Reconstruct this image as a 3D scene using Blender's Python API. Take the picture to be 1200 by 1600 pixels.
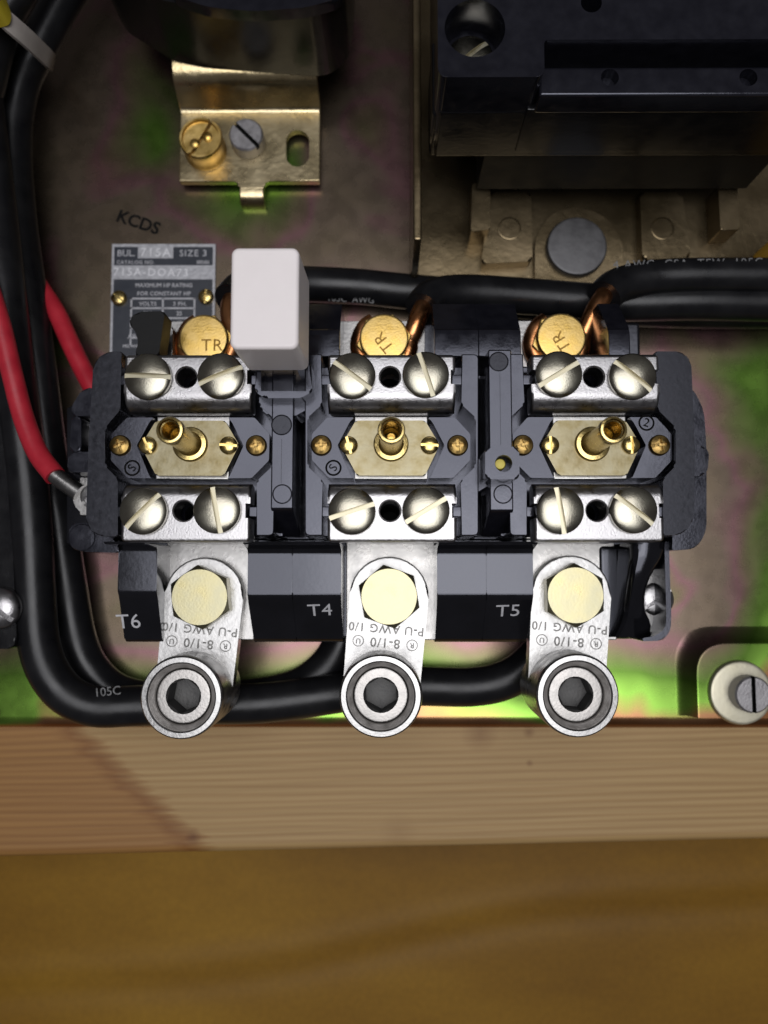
import bpy, bmesh, math, random
from mathutils import Vector, Matrix, Euler
random.seed(7)
R = math.radians
for o in list(bpy.data.objects): bpy.data.objects.remove(o)
scene = bpy.context.scene
COL = scene.collection

# ------------------------------------------------------------------ camera
# millimetres are used throughout; z = 0 is the front face of the steel panel, camera straight above it
H, FPX, W0, H0 = 250.0, 1290.0, 1200, 1600
TILT, PAN = math.atan(110 / FPX), math.atan(6 / FPX)
cam_d = bpy.data.cameras.new('camera'); cam = bpy.data.objects.new('camera', cam_d); COL.objects.link(cam)
cam.location = (0, 0, H * .001)
CR = Euler((TILT, PAN, 0)).to_matrix(); cam.rotation_euler = (TILT, PAN, 0)
cam_d.sensor_fit = 'VERTICAL'; cam_d.sensor_height = 36; cam_d.lens = 36 * FPX / H0
cam_d.clip_start = .01; cam_d.clip_end = 20
cam_d.dof.use_dof = True; cam_d.dof.focus_distance = .197; cam_d.dof.aperture_fstop = 12.0
scene.camera = cam
# ------------------------------------------------------------------ light
w = bpy.data.worlds.new('World'); scene.world = w; w.use_nodes = True
w.node_tree.nodes['Background'].inputs[0].default_value = (.62, .60, .64, 1)
w.node_tree.nodes['Background'].inputs[1].default_value = .095
def area(name, loc, size, sy, power, col, target=(0, 0, 0)):
    l = bpy.data.lights.new(name, 'AREA'); l.shape = 'RECTANGLE'; l.size = size; l.size_y = sy
    l.energy = power; l.color = col
    o = bpy.data.objects.new(name, l); COL.objects.link(o); o.location = loc
    o.rotation_euler = (Vector(target) - Vector(loc)).to_track_quat('-Z', 'Y').to_euler()
    return o
area('ceiling_light', (.03, -.02, 1.02), .76, .78, 6.3, (.96, .96, 1.0), (.03, -.02, 0))
area('ceiling_lamp', (.07, -.04, 1.0), .34, .32, .7, (1.0, .985, .96), (.07, -.04, 0))
scene.view_settings.view_transform = 'Standard'; scene.view_settings.look = 'None'
scene.view_settings.exposure = .15; scene.view_settings.gamma = 1; scene.view_settings.use_curve_mapping = False

# ------------------------------------------------------------------ pixel -> place on the plane of height z
def P(px, py, z=0.0):
    v = CR @ Vector((px - W0 / 2, H0 / 2 - py, -FPX))
    t = (H - z) / -v.z
    return (v.x * t, v.y * t)
def PP(pts, z): return [P(a, b, z) for a, b in pts]
def P3(px, py, z): return Vector((*P(px, py, z), z))

# ------------------------------------------------------------------ materials
def nodes(name):
    m = bpy.data.materials.new(name); m.use_nodes = True; nt = m.node_tree
    b = nt.nodes['Principled BSDF']
    return m, nt, b
def N(nt, t, **k):
    n = nt.nodes.new(t)
    for a, v in k.items():
        if a.startswith('_'): n.inputs[int(a[1:])].default_value = v
        else: setattr(n, a, v)
    return n
def ramp(nt, stops):
    r = nt.nodes.new('ShaderNodeValToRGB'); e = r.color_ramp.elements
    while len(e) < len(stops): e.new(.5)
    for s, (p, c) in zip(e, stops): s.position = p; s.color = (*c, 1)
    return r
def mat(name, c1, c2=None, metal=0, rough=.4, rvar=.0, nscale=400, bump=0, bscale=2000, coat=0, stretch=None, spec=None, det=4, tint=None):
    m, nt, b = nodes(name); L = nt.links.new
    tc = N(nt, 'ShaderNodeTexCoord'); src = tc.outputs['Object']
    if stretch:
        mp = N(nt, 'ShaderNodeMapping'); mp.inputs['Scale'].default_value = stretch; L(src, mp.inputs[0]); src = mp.outputs[0]
    n1 = N(nt, 'ShaderNodeTexNoise'); n1.inputs['Scale'].default_value = nscale; n1.inputs['Detail'].default_value = det; L(src, n1.inputs['Vector'])
    if c2:
        r = ramp(nt, [(.32, c1), (.68, c2)]); L(n1.outputs['Fac'], r.inputs[0]); L(r.outputs[0], b.inputs['Base Color'])
    else: b.inputs['Base Color'].default_value = (*c1, 1)
    b.inputs['Metallic'].default_value = metal
    if rvar:
        mr = N(nt, 'ShaderNodeMapRange', _1=.3, _2=.7, _3=rough - rvar, _4=rough + rvar); L(n1.outputs['Fac'], mr.inputs[0]); L(mr.outputs[0], b.inputs['Roughness'])
    else: b.inputs['Roughness'].default_value = rough
    if coat: b.inputs['Coat Weight'].default_value = coat; b.inputs['Coat Roughness'].default_value = .2
    if spec is not None: b.inputs['Specular IOR Level'].default_value = spec
    if tint: b.inputs['Specular Tint'].default_value = (*tint, 1)
    if bump:
        n2 = N(nt, 'ShaderNodeTexNoise'); n2.inputs['Scale'].default_value = bscale; n2.inputs['Detail'].default_value = 3; L(src, n2.inputs['Vector'])
        bp = N(nt, 'ShaderNodeBump'); bp.inputs['Strength'].default_value = bump; bp.inputs['Distance'].default_value = .0002
        L(n2.outputs['Fac'], bp.inputs['Height']); L(bp.outputs[0], b.inputs['Normal'])
    return m
M = {}
M['plastic'] = mat('black_phenolic', (.007, .007, .010), (.011, .011, .015), 0, .16, .05, 300, .06, 1500, spec=.64, tint=(.84, .86, 1))
M['plastic_matt'] = mat('black_phenolic_worn', (.008, .008, .010), (.018, .018, .022), 0, .25, .06, 700, .08, 1200, spec=.3, tint=(.86, .88, 1))
M['plastic_gloss'] = mat('black_moulding', (.005, .005, .006), (.008, .008, .010), 0, .13, .02, 120, .05, 800, spec=.58, tint=(.86, .88, 1))
M['plastic_dull'] = mat('dull_black_moulding', (.006, .006, .007), (.009, .009, .010), 0, .22, .04, 200, .15, 900, spec=.32)
M['plastic_flat'] = mat('matt_black_moulding', (.006, .006, .006), (.009, .009, .009), 0, .55, .04, 200, .15, 900, spec=.2)
M['pvc'] = mat('black_cable_sheath', (.006, .006, .007), (.010, .010, .011), 0, .32, .06, 150, .12, 700, spec=.34)
M['red'] = mat('red_wire_sheath', (.36, .012, .025), (.46, .02, .035), 0, .42, .06, 200, .15, 900)
M['white'] = mat('white_button_plastic', (.86, .80, .785), (.89, .83, .815), 0, .42, .05, 150, .12, 1500)
M['nickel'] = mat('satin_nickel', (.30, .292, .295), (.37, .362, .362), 1, .31, .05, 700, .22, 2200)
M['zinc'] = mat('zinc_plated_screw', (.29, .265, .21), (.38, .365, .295), 1, .25, .06, 170, .08, 2200)
M['zinc_slot'] = mat('zinc_plated_slot', (.34, .305, .21), (.42, .395, .30), 1, .38, .06, 200)  # lighter copy of the screw zinc, slot floor reflection put into the colour
M['zinc_yellow'] = mat('yellow_zinc_bolt', (.29, .257, .14), (.36, .34, .23), 1, .33, .08, 170, .10, 1800)
M['plate'] = mat('stained_zinc_plate', (.135, .11, .055), (.28, .25, .165), 1, .36, .08, 330, .12, 1500, det=7)
M['brass'] = mat('brass', (.50, .37, .13), (.62, .48, .20), 1, .24, .07, 250, .15, 1500)
M['brass_dark'] = mat('tarnished_brass', (.22, .14, .05), (.40, .27, .09), 1, .36, .08, 350, .2, 1500)
M['tr'] = mat('bronze_bolt_cap', (.58, .38, .10), (.70, .50, .19), 1, .38, .08, 300, .18, 1800)
M['copper'] = mat('copper_conductor', (.58, .24, .09), (.76, .36, .16), 1, .30, .08, 200, .2, 900)
M['alu'] = mat('cast_aluminium', (.26, .255, .247), (.44, .435, .425), 1, .34, .12, 330, .25, 1100, det=8)
M['alu_dark'] = mat('machined_aluminium', (.30, .285, .27), (.42, .405, .385), 1, .42, .08, 300, .3, 1500)
M['bore'] = mat('threaded_aluminium', (.20, .185, .17), (.34, .32, .30), .35, .42, .08, 350, .4, 1500)
M['socket_shade'] = mat('shaded_socket', (.045, .044, .043), (.085, .083, .08), .6, .5, .05, 400, .3, 1500)  # set screw socket faces: shade of the recess painted in as dark colour
M['steel'] = mat('grey_steel_screw', (.23, .22, .225), (.33, .32, .325), .75, .45, .08, 400, .4, 1500)
M['rivet'] = mat('dull_rivet', (.085, .083, .085), (.13, .128, .13), .7, .5, .06, 300, .15, 900)
M['tin'] = mat('tinned_terminal', (.25, .243, .233), (.31, .303, .293), 1, .30, .08, 300, .2, 1000)
M['washer'] = mat('pale_zinc_washer', (.46, .43, .32), (.54, .51, .40), .8, .45, .06, 200, .2, 900)
M['tie'] = mat('nylon_tie', (.30, .27, .25), (.36, .33, .30), 0, .5, 0, 200)
M['yellow'] = mat('yellow_plastic', (.68, .55, .04), None, 0, .4)
M['orange'] = mat('orange_yellow_plastic', (.75, .42, .03), None, 0, .4)
M['ink'] = mat('black_ink', (.006, .006, .006), None, 0, .7, spec=.08)
M['print'] = mat('grey_print', (.42, .42, .44), (.55, .55, .57), 0, .5, 0, 900)
M['print_dim'] = mat('grey_cable_print', (.07, .07, .072), (.2, .2, .2), 0, .5, 0, 900)
M['tagblue'] = mat('dark_plate_enamel', (.016, .020, .030), (.022, .026, .037), 0, .35, .05, 300)
M['tagsilver'] = mat('plate_aluminium', (.34, .34, .36), (.46, .46, .48), .35, .42, .08, 900, .5, 700)
M['tagbright'] = mat('embossed_highlight', (.62, .62, .64), (.75, .75, .77), .2, .4, 0, 500)
M['groove'] = mat('engraved_brass', (.24, .14, .035), None, 1, .5)
M['engraved'] = mat('engraved_grey', (.08, .078, .075), (.22, .215, .205), 1, .5, 0, 700)
def chromate(name, dull=1.0, edges=True, offset=0.0, rough=.27):
    m, nt, b = nodes(name); L = nt.links.new
    tc = N(nt, 'ShaderNodeTexCoord'); pos = tc.outputs['Object']
    def math_(op, a, bb=None, clamp=False):
        n = N(nt, 'ShaderNodeMath', operation=op, use_clamp=clamp)
        for i, v in enumerate((a, bb)):
            if v is None: continue
            if isinstance(v, (int, float)): n.inputs[i].default_value = v
            else: L(v, n.inputs[i])
        return n.outputs[0]
    n1 = N(nt, 'ShaderNodeTexNoise'); n1.inputs['Scale'].default_value = 23; n1.inputs['Detail'].default_value = 2.2; n1.inputs['Distortion'].default_value = .6; L(pos, n1.inputs['Vector'])
    t = math_('MULTIPLY_ADD', n1.outputs['Fac'], 1.15); t.node.inputs[2].default_value = -.31 + offset
    if edges:
        sp = N(nt, 'ShaderNodeSeparateXYZ'); L(pos, sp.inputs[0])
        yb = P(600, 1137, 0)[1] * .001
        d = math_('SUBTRACT', sp.outputs['Y'], yb)
        wob = math_('MULTIPLY', n1.outputs['Fac'], .022); dw = math_('ADD', d, wob)
        mp1 = N(nt, 'ShaderNodeMapRange', interpolation_type='SMOOTHSTEP', _1=.018, _2=.042, _3=.44, _4=0); L(dw, mp1.inputs[0]); t = math_('ADD', t, mp1.outputs[0])
        ed = math_('DIVIDE', d, -.0028); ed = math_('EXPONENT', ed); ed = math_('MULTIPLY', ed, .34); t = math_('ADD', t, ed)
        xr = P(1212, 600, 0)[0] * .001
        ex = math_('SUBTRACT', xr, sp.outputs['X']); wx_ = math_('MULTIPLY', n1.outputs['Fac'], .012); ex = math_('ADD', ex, wx_)
        mp2 = N(nt, 'ShaderNodeMapRange', interpolation_type='SMOOTHSTEP', _1=.005, _2=.034, _3=.33, _4=0); L(ex, mp2.inputs[0]); t = math_('ADD', t, mp2.outputs[0])
        for (qx, qy, rr, am) in ((395, 290, .014, .40), (240, 210, .016, .12), (1040, 920, .010, .08), (580, 190, .012, .1)):
            c = P(qx, qy, 0)
            vs = N(nt, 'ShaderNodeVectorMath', operation='DISTANCE'); L(pos, vs.inputs[0]); vs.inputs[1].default_value = (c[0] * .001, c[1] * .001, 0)
            g = math_('DIVIDE', vs.outputs['Value'], rr); g = math_('MULTIPLY', g, g); g = math_('MULTIPLY', g, -1.0); g = math_('EXPONENT', g); g = math_('MULTIPLY', g, am)
            t = math_('ADD', t, g)
    r = ramp(nt, [(.0, (.125, .117, .062)), (.14, (.156, .121, .082)), (.28, (.165, .125, .092)), (.35, (.195, .105, .107)), (.42, (.16, .121, .078)), (.62, (.094, .179, .027)), (.76, (.234, .437, .066)), (.88, (.39, .195, .094)), (1.0, (.265, .117, .047))])
    L(t, r.inputs[0])
    # fine scratches / mill streaks
    mp = N(nt, 'ShaderNodeMapping'); mp.inputs['Scale'].default_value = (160, 160, 160); L(pos, mp.inputs[0])
    n2 = N(nt, 'ShaderNodeTexNoise'); n2.inputs['Scale'].default_value = 1; n2.inputs['Detail'].default_value = 5; L(mp.outputs[0], n2.inputs['Vector'])
    mr = N(nt, 'ShaderNodeMapRange', _1=.3, _2=.7, _3=rough - .02, _4=rough + .03); L(n2.outputs['Fac'], mr.inputs[0]); L(mr.outputs[0], b.inputs['Roughness'])
    mx = N(nt, 'ShaderNodeMix', data_type='RGBA', blend_type='MULTIPLY'); mx.inputs[0].default_value = 1
    r2 = ramp(nt, [(.3, (.93 * dull, .93 * dull, .93 * dull)), (.7, (dull, dull, dull))]); L(n2.outputs['Fac'], r2.inputs[0])
    L(r.outputs[0], mx.inputs[6]); L(r2.outputs[0], mx.inputs[7]); L(mx.outputs[2], b.inputs['Base Color'])
    b.inputs['Metallic'].default_value = .92
    n3 = N(nt, 'ShaderNodeTexNoise'); n3.inputs['Scale'].default_value = 60; n3.inputs['Detail'].default_value = 2; L(pos, n3.inputs['Vector'])
    bp = N(nt, 'ShaderNodeBump'); bp.inputs['Strength'].default_value = .12; bp.inputs['Distance'].default_value = .0008; L(n3.outputs['Fac'], bp.inputs['Height']); L(bp.outputs[0], b.inputs['Normal'])
    return m
M['chromate'] = chromate('yellow_chromate_steel')
M['chromate_b'] = mat('dull_chromate_bracket', (.15, .112, .06), (.21, .162, .095), .9, .27, .06, 60, .3, 500)
M['clip'] = mat('gold_chromate_clip', (.50, .40, .22), (.60, .50, .31), .95, .28, .07, 90, .4, 600)

def wood_mat():
    m, nt, b = nodes('pine_timber'); L = nt.links.new
    tc = N(nt, 'ShaderNodeTexCoord'); pos = tc.outputs['Object']
    mp = N(nt, 'ShaderNodeMapping'); mp.inputs['Scale'].default_value = (5, 300, 90); L(pos, mp.inputs[0])
    nw = N(nt, 'ShaderNodeTexNoise'); nw.inputs['Scale'].default_value = 9; nw.inputs['Detail'].default_value = 3; L(pos, nw.inputs['Vector'])
    wv = N(nt, 'ShaderNodeTexWave', wave_type='BANDS', bands_direction='Y'); wv.inputs['Scale'].default_value = 150; wv.inputs['Distortion'].default_value = 9; wv.inputs['Detail'].default_value = 3; wv.inputs['Detail Scale'].default_value = .35
    mp2 = N(nt, 'ShaderNodeMapping'); mp2.inputs['Scale'].default_value = (.12, 1, 1); L(pos, mp2.inputs[0]); L(mp2.outputs[0], wv.inputs['Vector'])
    n1 = N(nt, 'ShaderNodeTexNoise'); n1.inputs['Scale'].default_value = 3; n1.inputs['Detail'].default_value = 6; L(mp.outputs[0], n1.inputs['Vector'])
    r1 = ramp(nt, [(.0, (.335, .205, .08)), (.4, (.365, .232, .093)), (1, (.39, .255, .106))]); L(wv.outputs['Fac'], r1.inputs[0])
    r2 = ramp(nt, [(.25, (.78, .74, .68)), (.6, (1, 1, 1))]); L(n1.outputs['Fac'], r2.inputs[0])
    mx = N(nt, 'ShaderNodeMix', data_type='RGBA', blend_type='MULTIPLY'); mx.inputs[0].default_value = .85; L(r1.outputs[0], mx.inputs[6]); L(r2.outputs[0], mx.inputs[7])
    # old stain with a ragged diagonal edge at one end, as on the real board
    sp = N(nt, 'ShaderNodeSeparateXYZ'); L(pos, sp.inputs[0])
    mp3 = N(nt, 'ShaderNodeMapping'); mp3.inputs['Scale'].default_value = (60, 700, 1); L(pos, mp3.inputs[0])
    n3 = N(nt, 'ShaderNodeTexNoise'); n3.inputs['Scale'].default_value = 1; n3.inputs['Detail'].default_value = 4; L(mp3.outputs[0], n3.inputs['Vector'])
    def ma(op, a, v):
        n = N(nt, 'ShaderNodeMath', operation=op); L(a, n.inputs[0])
        if isinstance(v, (int, float)): n.inputs[1].default_value = v
        else: L(v, n.inputs[1])
        return n.outputs[0]
    d = ma('MULTIPLY', sp.outputs['Y'], 1.05); d = ma('ADD', d, sp.outputs['X'])
    nn = ma('MULTIPLY', n3.outputs['Fac'], .016); d = ma('ADD', d, nn)
    rs = N(nt, 'ShaderNodeMapRange', _1=-.071, _2=-.063, _3=1, _4=0); L(d, rs.inputs[0])
    rim = N(nt, 'ShaderNodeMapRange', _1=-.076, _2=-.067, _3=0, _4=1); L(d, rim.inputs[0])
    mx2 = N(nt, 'ShaderNodeMix', data_type='RGBA', blend_type='MULTIPLY'); L(rs.outputs[0], mx2.inputs[0]); L(mx.outputs[2], mx2.inputs[6]); mx2.inputs[7].default_value = (.78, .60, .40, 1)
    ri = ma('MULTIPLY', rim.outputs[0], rs.outputs[0])
    mx3 = N(nt, 'ShaderNodeMix', data_type='RGBA', blend_type='MULTIPLY'); L(ri, mx3.inputs[0]); L(mx2.outputs[2], mx3.inputs[6]); mx3.inputs[7].default_value = (.62, .45, .28, 1)
    # knots
    last = mx3.outputs[2]
    for (qx, qy, rr, amt) in ((752, 1150, .0028, .5), (300, 1300, .0012, .6), (828, 1150, .0010, .6), (828, 1198, .0006, .6), (620, 1300, .003, .2)):
        c = P(qx, qy, -4)
        vs = N(nt, 'ShaderNodeVectorMath', operation='DISTANCE'); L(pos, vs.inputs[0]); vs.inputs[1].default_value = (c[0] * .001 - WOODC[0] * .001, c[1] * .001 - WOODC[1] * .001, 0)
        wob = ma('MULTIPLY', n3.outputs['Fac'], rr); dd = ma('ADD', vs.outputs['Value'], wob)
        k = N(nt, 'ShaderNodeMapRange', _1=rr * .5, _2=rr * 2.6, _3=amt, _4=0); L(dd, k.inputs[0])
        mk = N(nt, 'ShaderNodeMix', data_type='RGBA', blend_type='MULTIPLY'); L(k.outputs[0], mk.inputs[0]); L(last, mk.inputs[6]); mk.inputs[7].default_value = (.40, .22, .09, 1); last = mk.outputs[2]
    L(last, b.inputs['Base Color']); b.inputs['Roughness'].default_value = .6
    bp = N(nt, 'ShaderNodeBump'); bp.inputs['Strength'].default_value = .35; bp.inputs['Distance'].default_value = .0004; L(n1.outputs['Fac'], bp.inputs['Height']); L(bp.outputs[0], b.inputs['Normal'])
    return m
def table_mat():
    m, nt, b = nodes('varnished_board'); L = nt.links.new
    tc = N(nt, 'ShaderNodeTexCoord'); pos = tc.outputs['Object']
    mp = N(nt, 'ShaderNodeMapping'); mp.inputs['Scale'].default_value = (6, 16, 6); mp.inputs['Rotation'].default_value = (0, 0, R(-9)); L(pos, mp.inputs[0])
    n1 = N(nt, 'ShaderNodeTexNoise'); n1.inputs['Scale'].default_value = 1.4; n1.inputs['Detail'].default_value = 5; L(mp.outputs[0], n1.inputs['Vector'])
    n2 = N(nt, 'ShaderNodeTexNoise'); n2.inputs['Scale'].default_value = 500; n2.inputs['Detail'].default_value = 4; L(pos, n2.inputs['Vector'])
    r = ramp(nt, [(.3, (.16, .076, .007)), (.5, (.21, .105, .009)), (.7, (.265, .14, .013))]); L(n1.outputs['Fac'], r.inputs[0])
    r2 = ramp(nt, [(.3, (.88, .88, .88)), (.7, (1, 1, 1))]); L(n2.outputs['Fac'], r2.inputs[0])
    mx = N(nt, 'ShaderNodeMix', data_type='RGBA', blend_type='MULTIPLY'); mx.inputs[0].default_value = 1; L(r.outputs[0], mx.inputs[6]); L(r2.outputs[0], mx.inputs[7])
    L(mx.outputs[2], b.inputs['Base Color']); b.inputs['Roughness'].default_value = .55; b.inputs['Specular IOR Level'].default_value = .2
    return m

# ------------------------------------------------------------------ mesh helpers (millimetres in, metres out)
WPOS = {}                                   # world origin (mm) of every object we made
def finish(bm, name, smooth=35, mt=None):
    me = bpy.data.meshes.new(name)
    bmesh.ops.recalc_face_normals(bm, faces=bm.faces[:])
    bmesh.ops.scale(bm, vec=(.001,) * 3, verts=bm.verts[:])
    bm.to_mesh(me); bm.free()
    if smooth:
        me.polygons.foreach_set('use_smooth', [True] * len(me.polygons)); me.set_sharp_from_angle(angle=R(smooth))
    if mt: me.materials.append(M[mt])
    return me
def shift(bm, v): bmesh.ops.translate(bm, vec=v, verts=bm.verts[:]); return bm
def add(name, me, parent=None, at=None, rotz=0, label=None):
    """at = world position (mm) of the mesh origin; None: mesh is already in world mm"""
    o = bpy.data.objects.new(name, me); COL.objects.link(o)
    wp = Vector(at) if at is not None else Vector((0, 0, 0))
    if parent is not None: o.parent = parent
    base = WPOS[parent.name] if parent is not None else Vector((0, 0, 0))
    o.location = (wp - base) * .001; o.rotation_euler = (0, 0, rotz)
    WPOS[o.name] = wp
    if label: o['label'] = label
    if me.polygons and me.polygons[0].use_smooth:
        wn = o.modifiers.new('weighted_normals', 'WEIGHTED_NORMAL'); wn.keep_sharp = True; wn.weight = 60
    return o
def part(name, bm, mt, parent, smooth=35, label=None): return add(name, finish(bm, name, smooth, mt), parent, None, 0, label)
def thing(name, label, cat, at=(0, 0, 0), group=None):
    o = bpy.data.objects.new(name, None); COL.objects.link(o); o.empty_display_size = .01
    o.location = Vector(at) * .001; WPOS[o.name] = Vector(at); o['label'] = label; o['category'] = cat
    if group: o['group'] = group
    return o
def tag(o, label, cat, group=None):
    o['label'] = label; o['category'] = cat
    if group: o['group'] = group
    return o
def area2(p): return sum(p[i][0] * p[(i + 1) % len(p)][1] - p[(i + 1) % len(p)][0] * p[i][1] for i in range(len(p)))
def roundpoly(poly, r, n=4):
    out = []; k = len(poly); rs = r if isinstance(r, (list, tuple)) else [r] * k
    for i in range(k):
        p = Vector(poly[i]); a = Vector(poly[i - 1]) - p; c = Vector(poly[(i + 1) % k]) - p
        rr = min(rs[i], .45 * a.length, .45 * c.length)
        if rr < .02: out.append(tuple(p)); continue
        a = p + a.normalized() * rr; c = p + c.normalized() * rr
        for j in range(n + 1):
            t = j / n; q = a * (1 - t) ** 2 + p * 2 * t * (1 - t) + c * t * t; out.append(tuple(q))
    return out
def prism(poly, z0, z1, bev=.4, seg=2, bm=None, taper=0):
    if area2(poly) < 0: poly = poly[::-1]
    bm2 = bmesh.new()
    lo = [bm2.verts.new((x, y, z0)) for x, y in poly]; hi = [bm2.verts.new((x, y, z1)) for x, y in poly]
    n = len(poly)
    bm2.faces.new(hi); bm2.faces.new(lo[::-1])
    for i in range(n): bm2.faces.new((lo[i], lo[(i + 1) % n], hi[(i + 1) % n], hi[i]))
    if bev:
        hs = set(hi); ed = [e for e in bm2.edges if e.verts[0] in hs and e.verts[1] in hs]
        bmesh.ops.bevel(bm2, geom=ed, offset=bev, segments=seg, profile=.5, affect='EDGES', clamp_overlap=True)
    return merge(bm, bm2)
def merge(bm, bm2):
    if bm is None: return bm2
    me = bpy.data.meshes.new('t'); bm2.to_mesh(me); bm2.free(); bm.from_mesh(me); bpy.data.meshes.remove(me); return bm
def box(x0, x1, y0, y1, z0, z1, bev=.3, seg=2, bm=None):
    b2 = bmesh.new(); bmesh.ops.create_cube(b2, size=1)
    for v in b2.verts: v.co = ((x0 + x1) / 2 + v.co.x * (x1 - x0), (y0 + y1) / 2 + v.co.y * (y1 - y0), (z0 + z1) / 2 + v.co.z * (z1 - z0))
    if bev: bmesh.ops.bevel(b2, geom=b2.edges[:], offset=bev, segments=seg, profile=.5, affect='EDGES', clamp_overlap=True)
    return merge(bm, b2)
def xprofile(prof, x0, x1, bev=.3, seg=2, bm=None):
    """closed outline in (y, z) pulled along x"""
    b2 = bmesh.new(); a = [b2.verts.new((x0, y, z)) for y, z in prof]; c = [b2.verts.new((x1, y, z)) for y, z in prof]; n = len(prof)
    b2.faces.new(a); b2.faces.new(c[::-1])
    for i in range(n): b2.faces.new((a[i], c[i], c[(i + 1) % n], a[(i + 1) % n]))
    if bev:
        sa, sc = set(a), set(c)
        ed = [e for e in b2.edges if (e.verts[0] in sa and e.verts[1] in sa) or (e.verts[0] in sc and e.verts[1] in sc)]
        bmesh.ops.bevel(b2, geom=ed, offset=bev, segments=seg, profile=.5, affect='EDGES', clamp_overlap=True)
    return merge(bm, b2)
def lathe(prof, seg=40, c=(0, 0), bm=None):
    b2 = bmesh.new(); rings = []
    for r, z in prof:
        if r < 1e-4: rings.append([b2.verts.new((c[0], c[1], z))])
        else: rings.append([b2.verts.new((c[0] + r * math.cos(2 * math.pi * i / seg), c[1] + r * math.sin(2 * math.pi * i / seg), z)) for i in range(seg)])
    for A, B in zip(rings, rings[1:]):
        for i in range(seg):
            j = (i + 1) % seg
            if len(A) == 1 and len(B) == 1: continue
            if len(A) == 1: b2.faces.new((A[0], B[i], B[j]))
            elif len(B) == 1: b2.faces.new((A[i], A[j], B[0]))
            else: b2.faces.new((A[i], A[j], B[j], B[i]))
    return merge(bm, b2)
def spline(pts, step=1.5):
    pts = [Vector(p) for p in pts]; p = [pts[0] * 2 - pts[1]] + pts + [pts[-1] * 2 - pts[-2]]; out = []
    for i in range(1, len(p) - 2):
        n = max(2, int((p[i + 1] - p[i]).length / step))
        for j in range(n):
            t = j / n; a, b, c, d = p[i - 1], p[i], p[i + 1], p[i + 2]
            out.append(.5 * (2 * b + (c - a) * t + (2 * a - 5 * b + 4 * c - d) * t * t + (3 * b - a - 3 * c + d) * t ** 3))
    out.append(pts[-1]); return out
def tube(pts, r, seg=20, bm=None, step=1.5, flat=1):
    path = spline(pts, step); b2 = bmesh.new(); rings = []; up = Vector((0, 0, 1)); nrm = None
    for i, q in enumerate(path):
        t = (path[min(i + 1, len(path) - 1)] - path[max(i - 1, 0)]).normalized()
        if nrm is None:
            nrm = t.cross(up)
            if nrm.length < .1: nrm = t.cross(Vector((1, 0, 0)))
        nrm = (nrm - t * nrm.dot(t)).normalized(); bi = t.cross(nrm)
        rings.append([b2.verts.new(q + (nrm * math.cos(2 * math.pi * k / seg) + bi * math.sin(2 * math.pi * k / seg) * flat) * r) for k in range(seg)])
    for A, B in zip(rings, rings[1:]):
        for k in range(seg): b2.faces.new((A[k], A[(k + 1) % seg], B[(k + 1) % seg], B[k]))
    b2.faces.new(rings[0][::-1]); b2.faces.new(rings[-1])
    return merge(bm, b2)
def ngon(r, n, c=(0, 0), a0=0): return [(c[0] + r * math.cos(a0 + 2 * math.pi * i / n), c[1] + r * math.sin(a0 + 2 * math.pi * i / n)) for i in range(n)]
def cut(me, cutters, slot_mat=None, smooth=35):
    """exact boolean difference of meshes (all in metres)"""
    o = bpy.data.objects.new('t', me); COL.objects.link(o); tmp = []
    for c in cutters:
        if slot_mat: c.materials.clear(); c.materials.append(M[slot_mat])
        oc = bpy.data.objects.new('c', c); COL.objects.link(oc); tmp.append(oc)
        md = o.modifiers.new('b', 'BOOLEAN'); md.operation = 'DIFFERENCE'; md.solver = 'EXACT'; md.object = oc
        if slot_mat: md.material_mode = 'TRANSFER'
    dg = bpy.context.evaluated_depsgraph_get(); out = bpy.data.meshes.new_from_object(o.evaluated_get(dg))
    for t in tmp + [o]: bpy.data.objects.remove(t)
    out.polygons.foreach_set('use_smooth', [True] * len(out.polygons)); out.set_sharp_from_angle(angle=R(smooth))
    out.name = me.name; return out
_tc = {}
def text_mesh(s, size, mt, ext=.03, spacing=1.0, offset=0.0):
    key = (s, size, mt, ext, spacing, offset)
    if key in _tc: return _tc[key]
    cu = bpy.data.curves.new('t', 'FONT'); cu.body = s; cu.size = size * .001; cu.extrude = ext * .001; cu.align_x = 'CENTER'; cu.align_y = 'CENTER'; cu.space_character = spacing; cu.resolution_u = 3
    cu.offset = offset * .001
    o = bpy.data.objects.new('t', cu); COL.objects.link(o)
    me = bpy.data.meshes.new_from_object(o.evaluated_get(bpy.context.evaluated_depsgraph_get())); bpy.data.objects.remove(o)
    me.materials.clear(); me.materials.append(M[mt]); me.name = 'lettering'; _tc[key] = me; return me
def ptext(s, px, py, z, hpx, mt, parent, rot=0, spacing=1.0, offset=0.0, ext=.03, name='lettering'):
    """capital height hpx pixels, centred on the pixel"""
    a = P3(px, py, z); b = P3(px, py - hpx, z); size = (b - a).length / .72
    return add(name, text_mesh(s, round(size, 2), mt, ext, spacing, offset), parent, a, rot)

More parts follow.
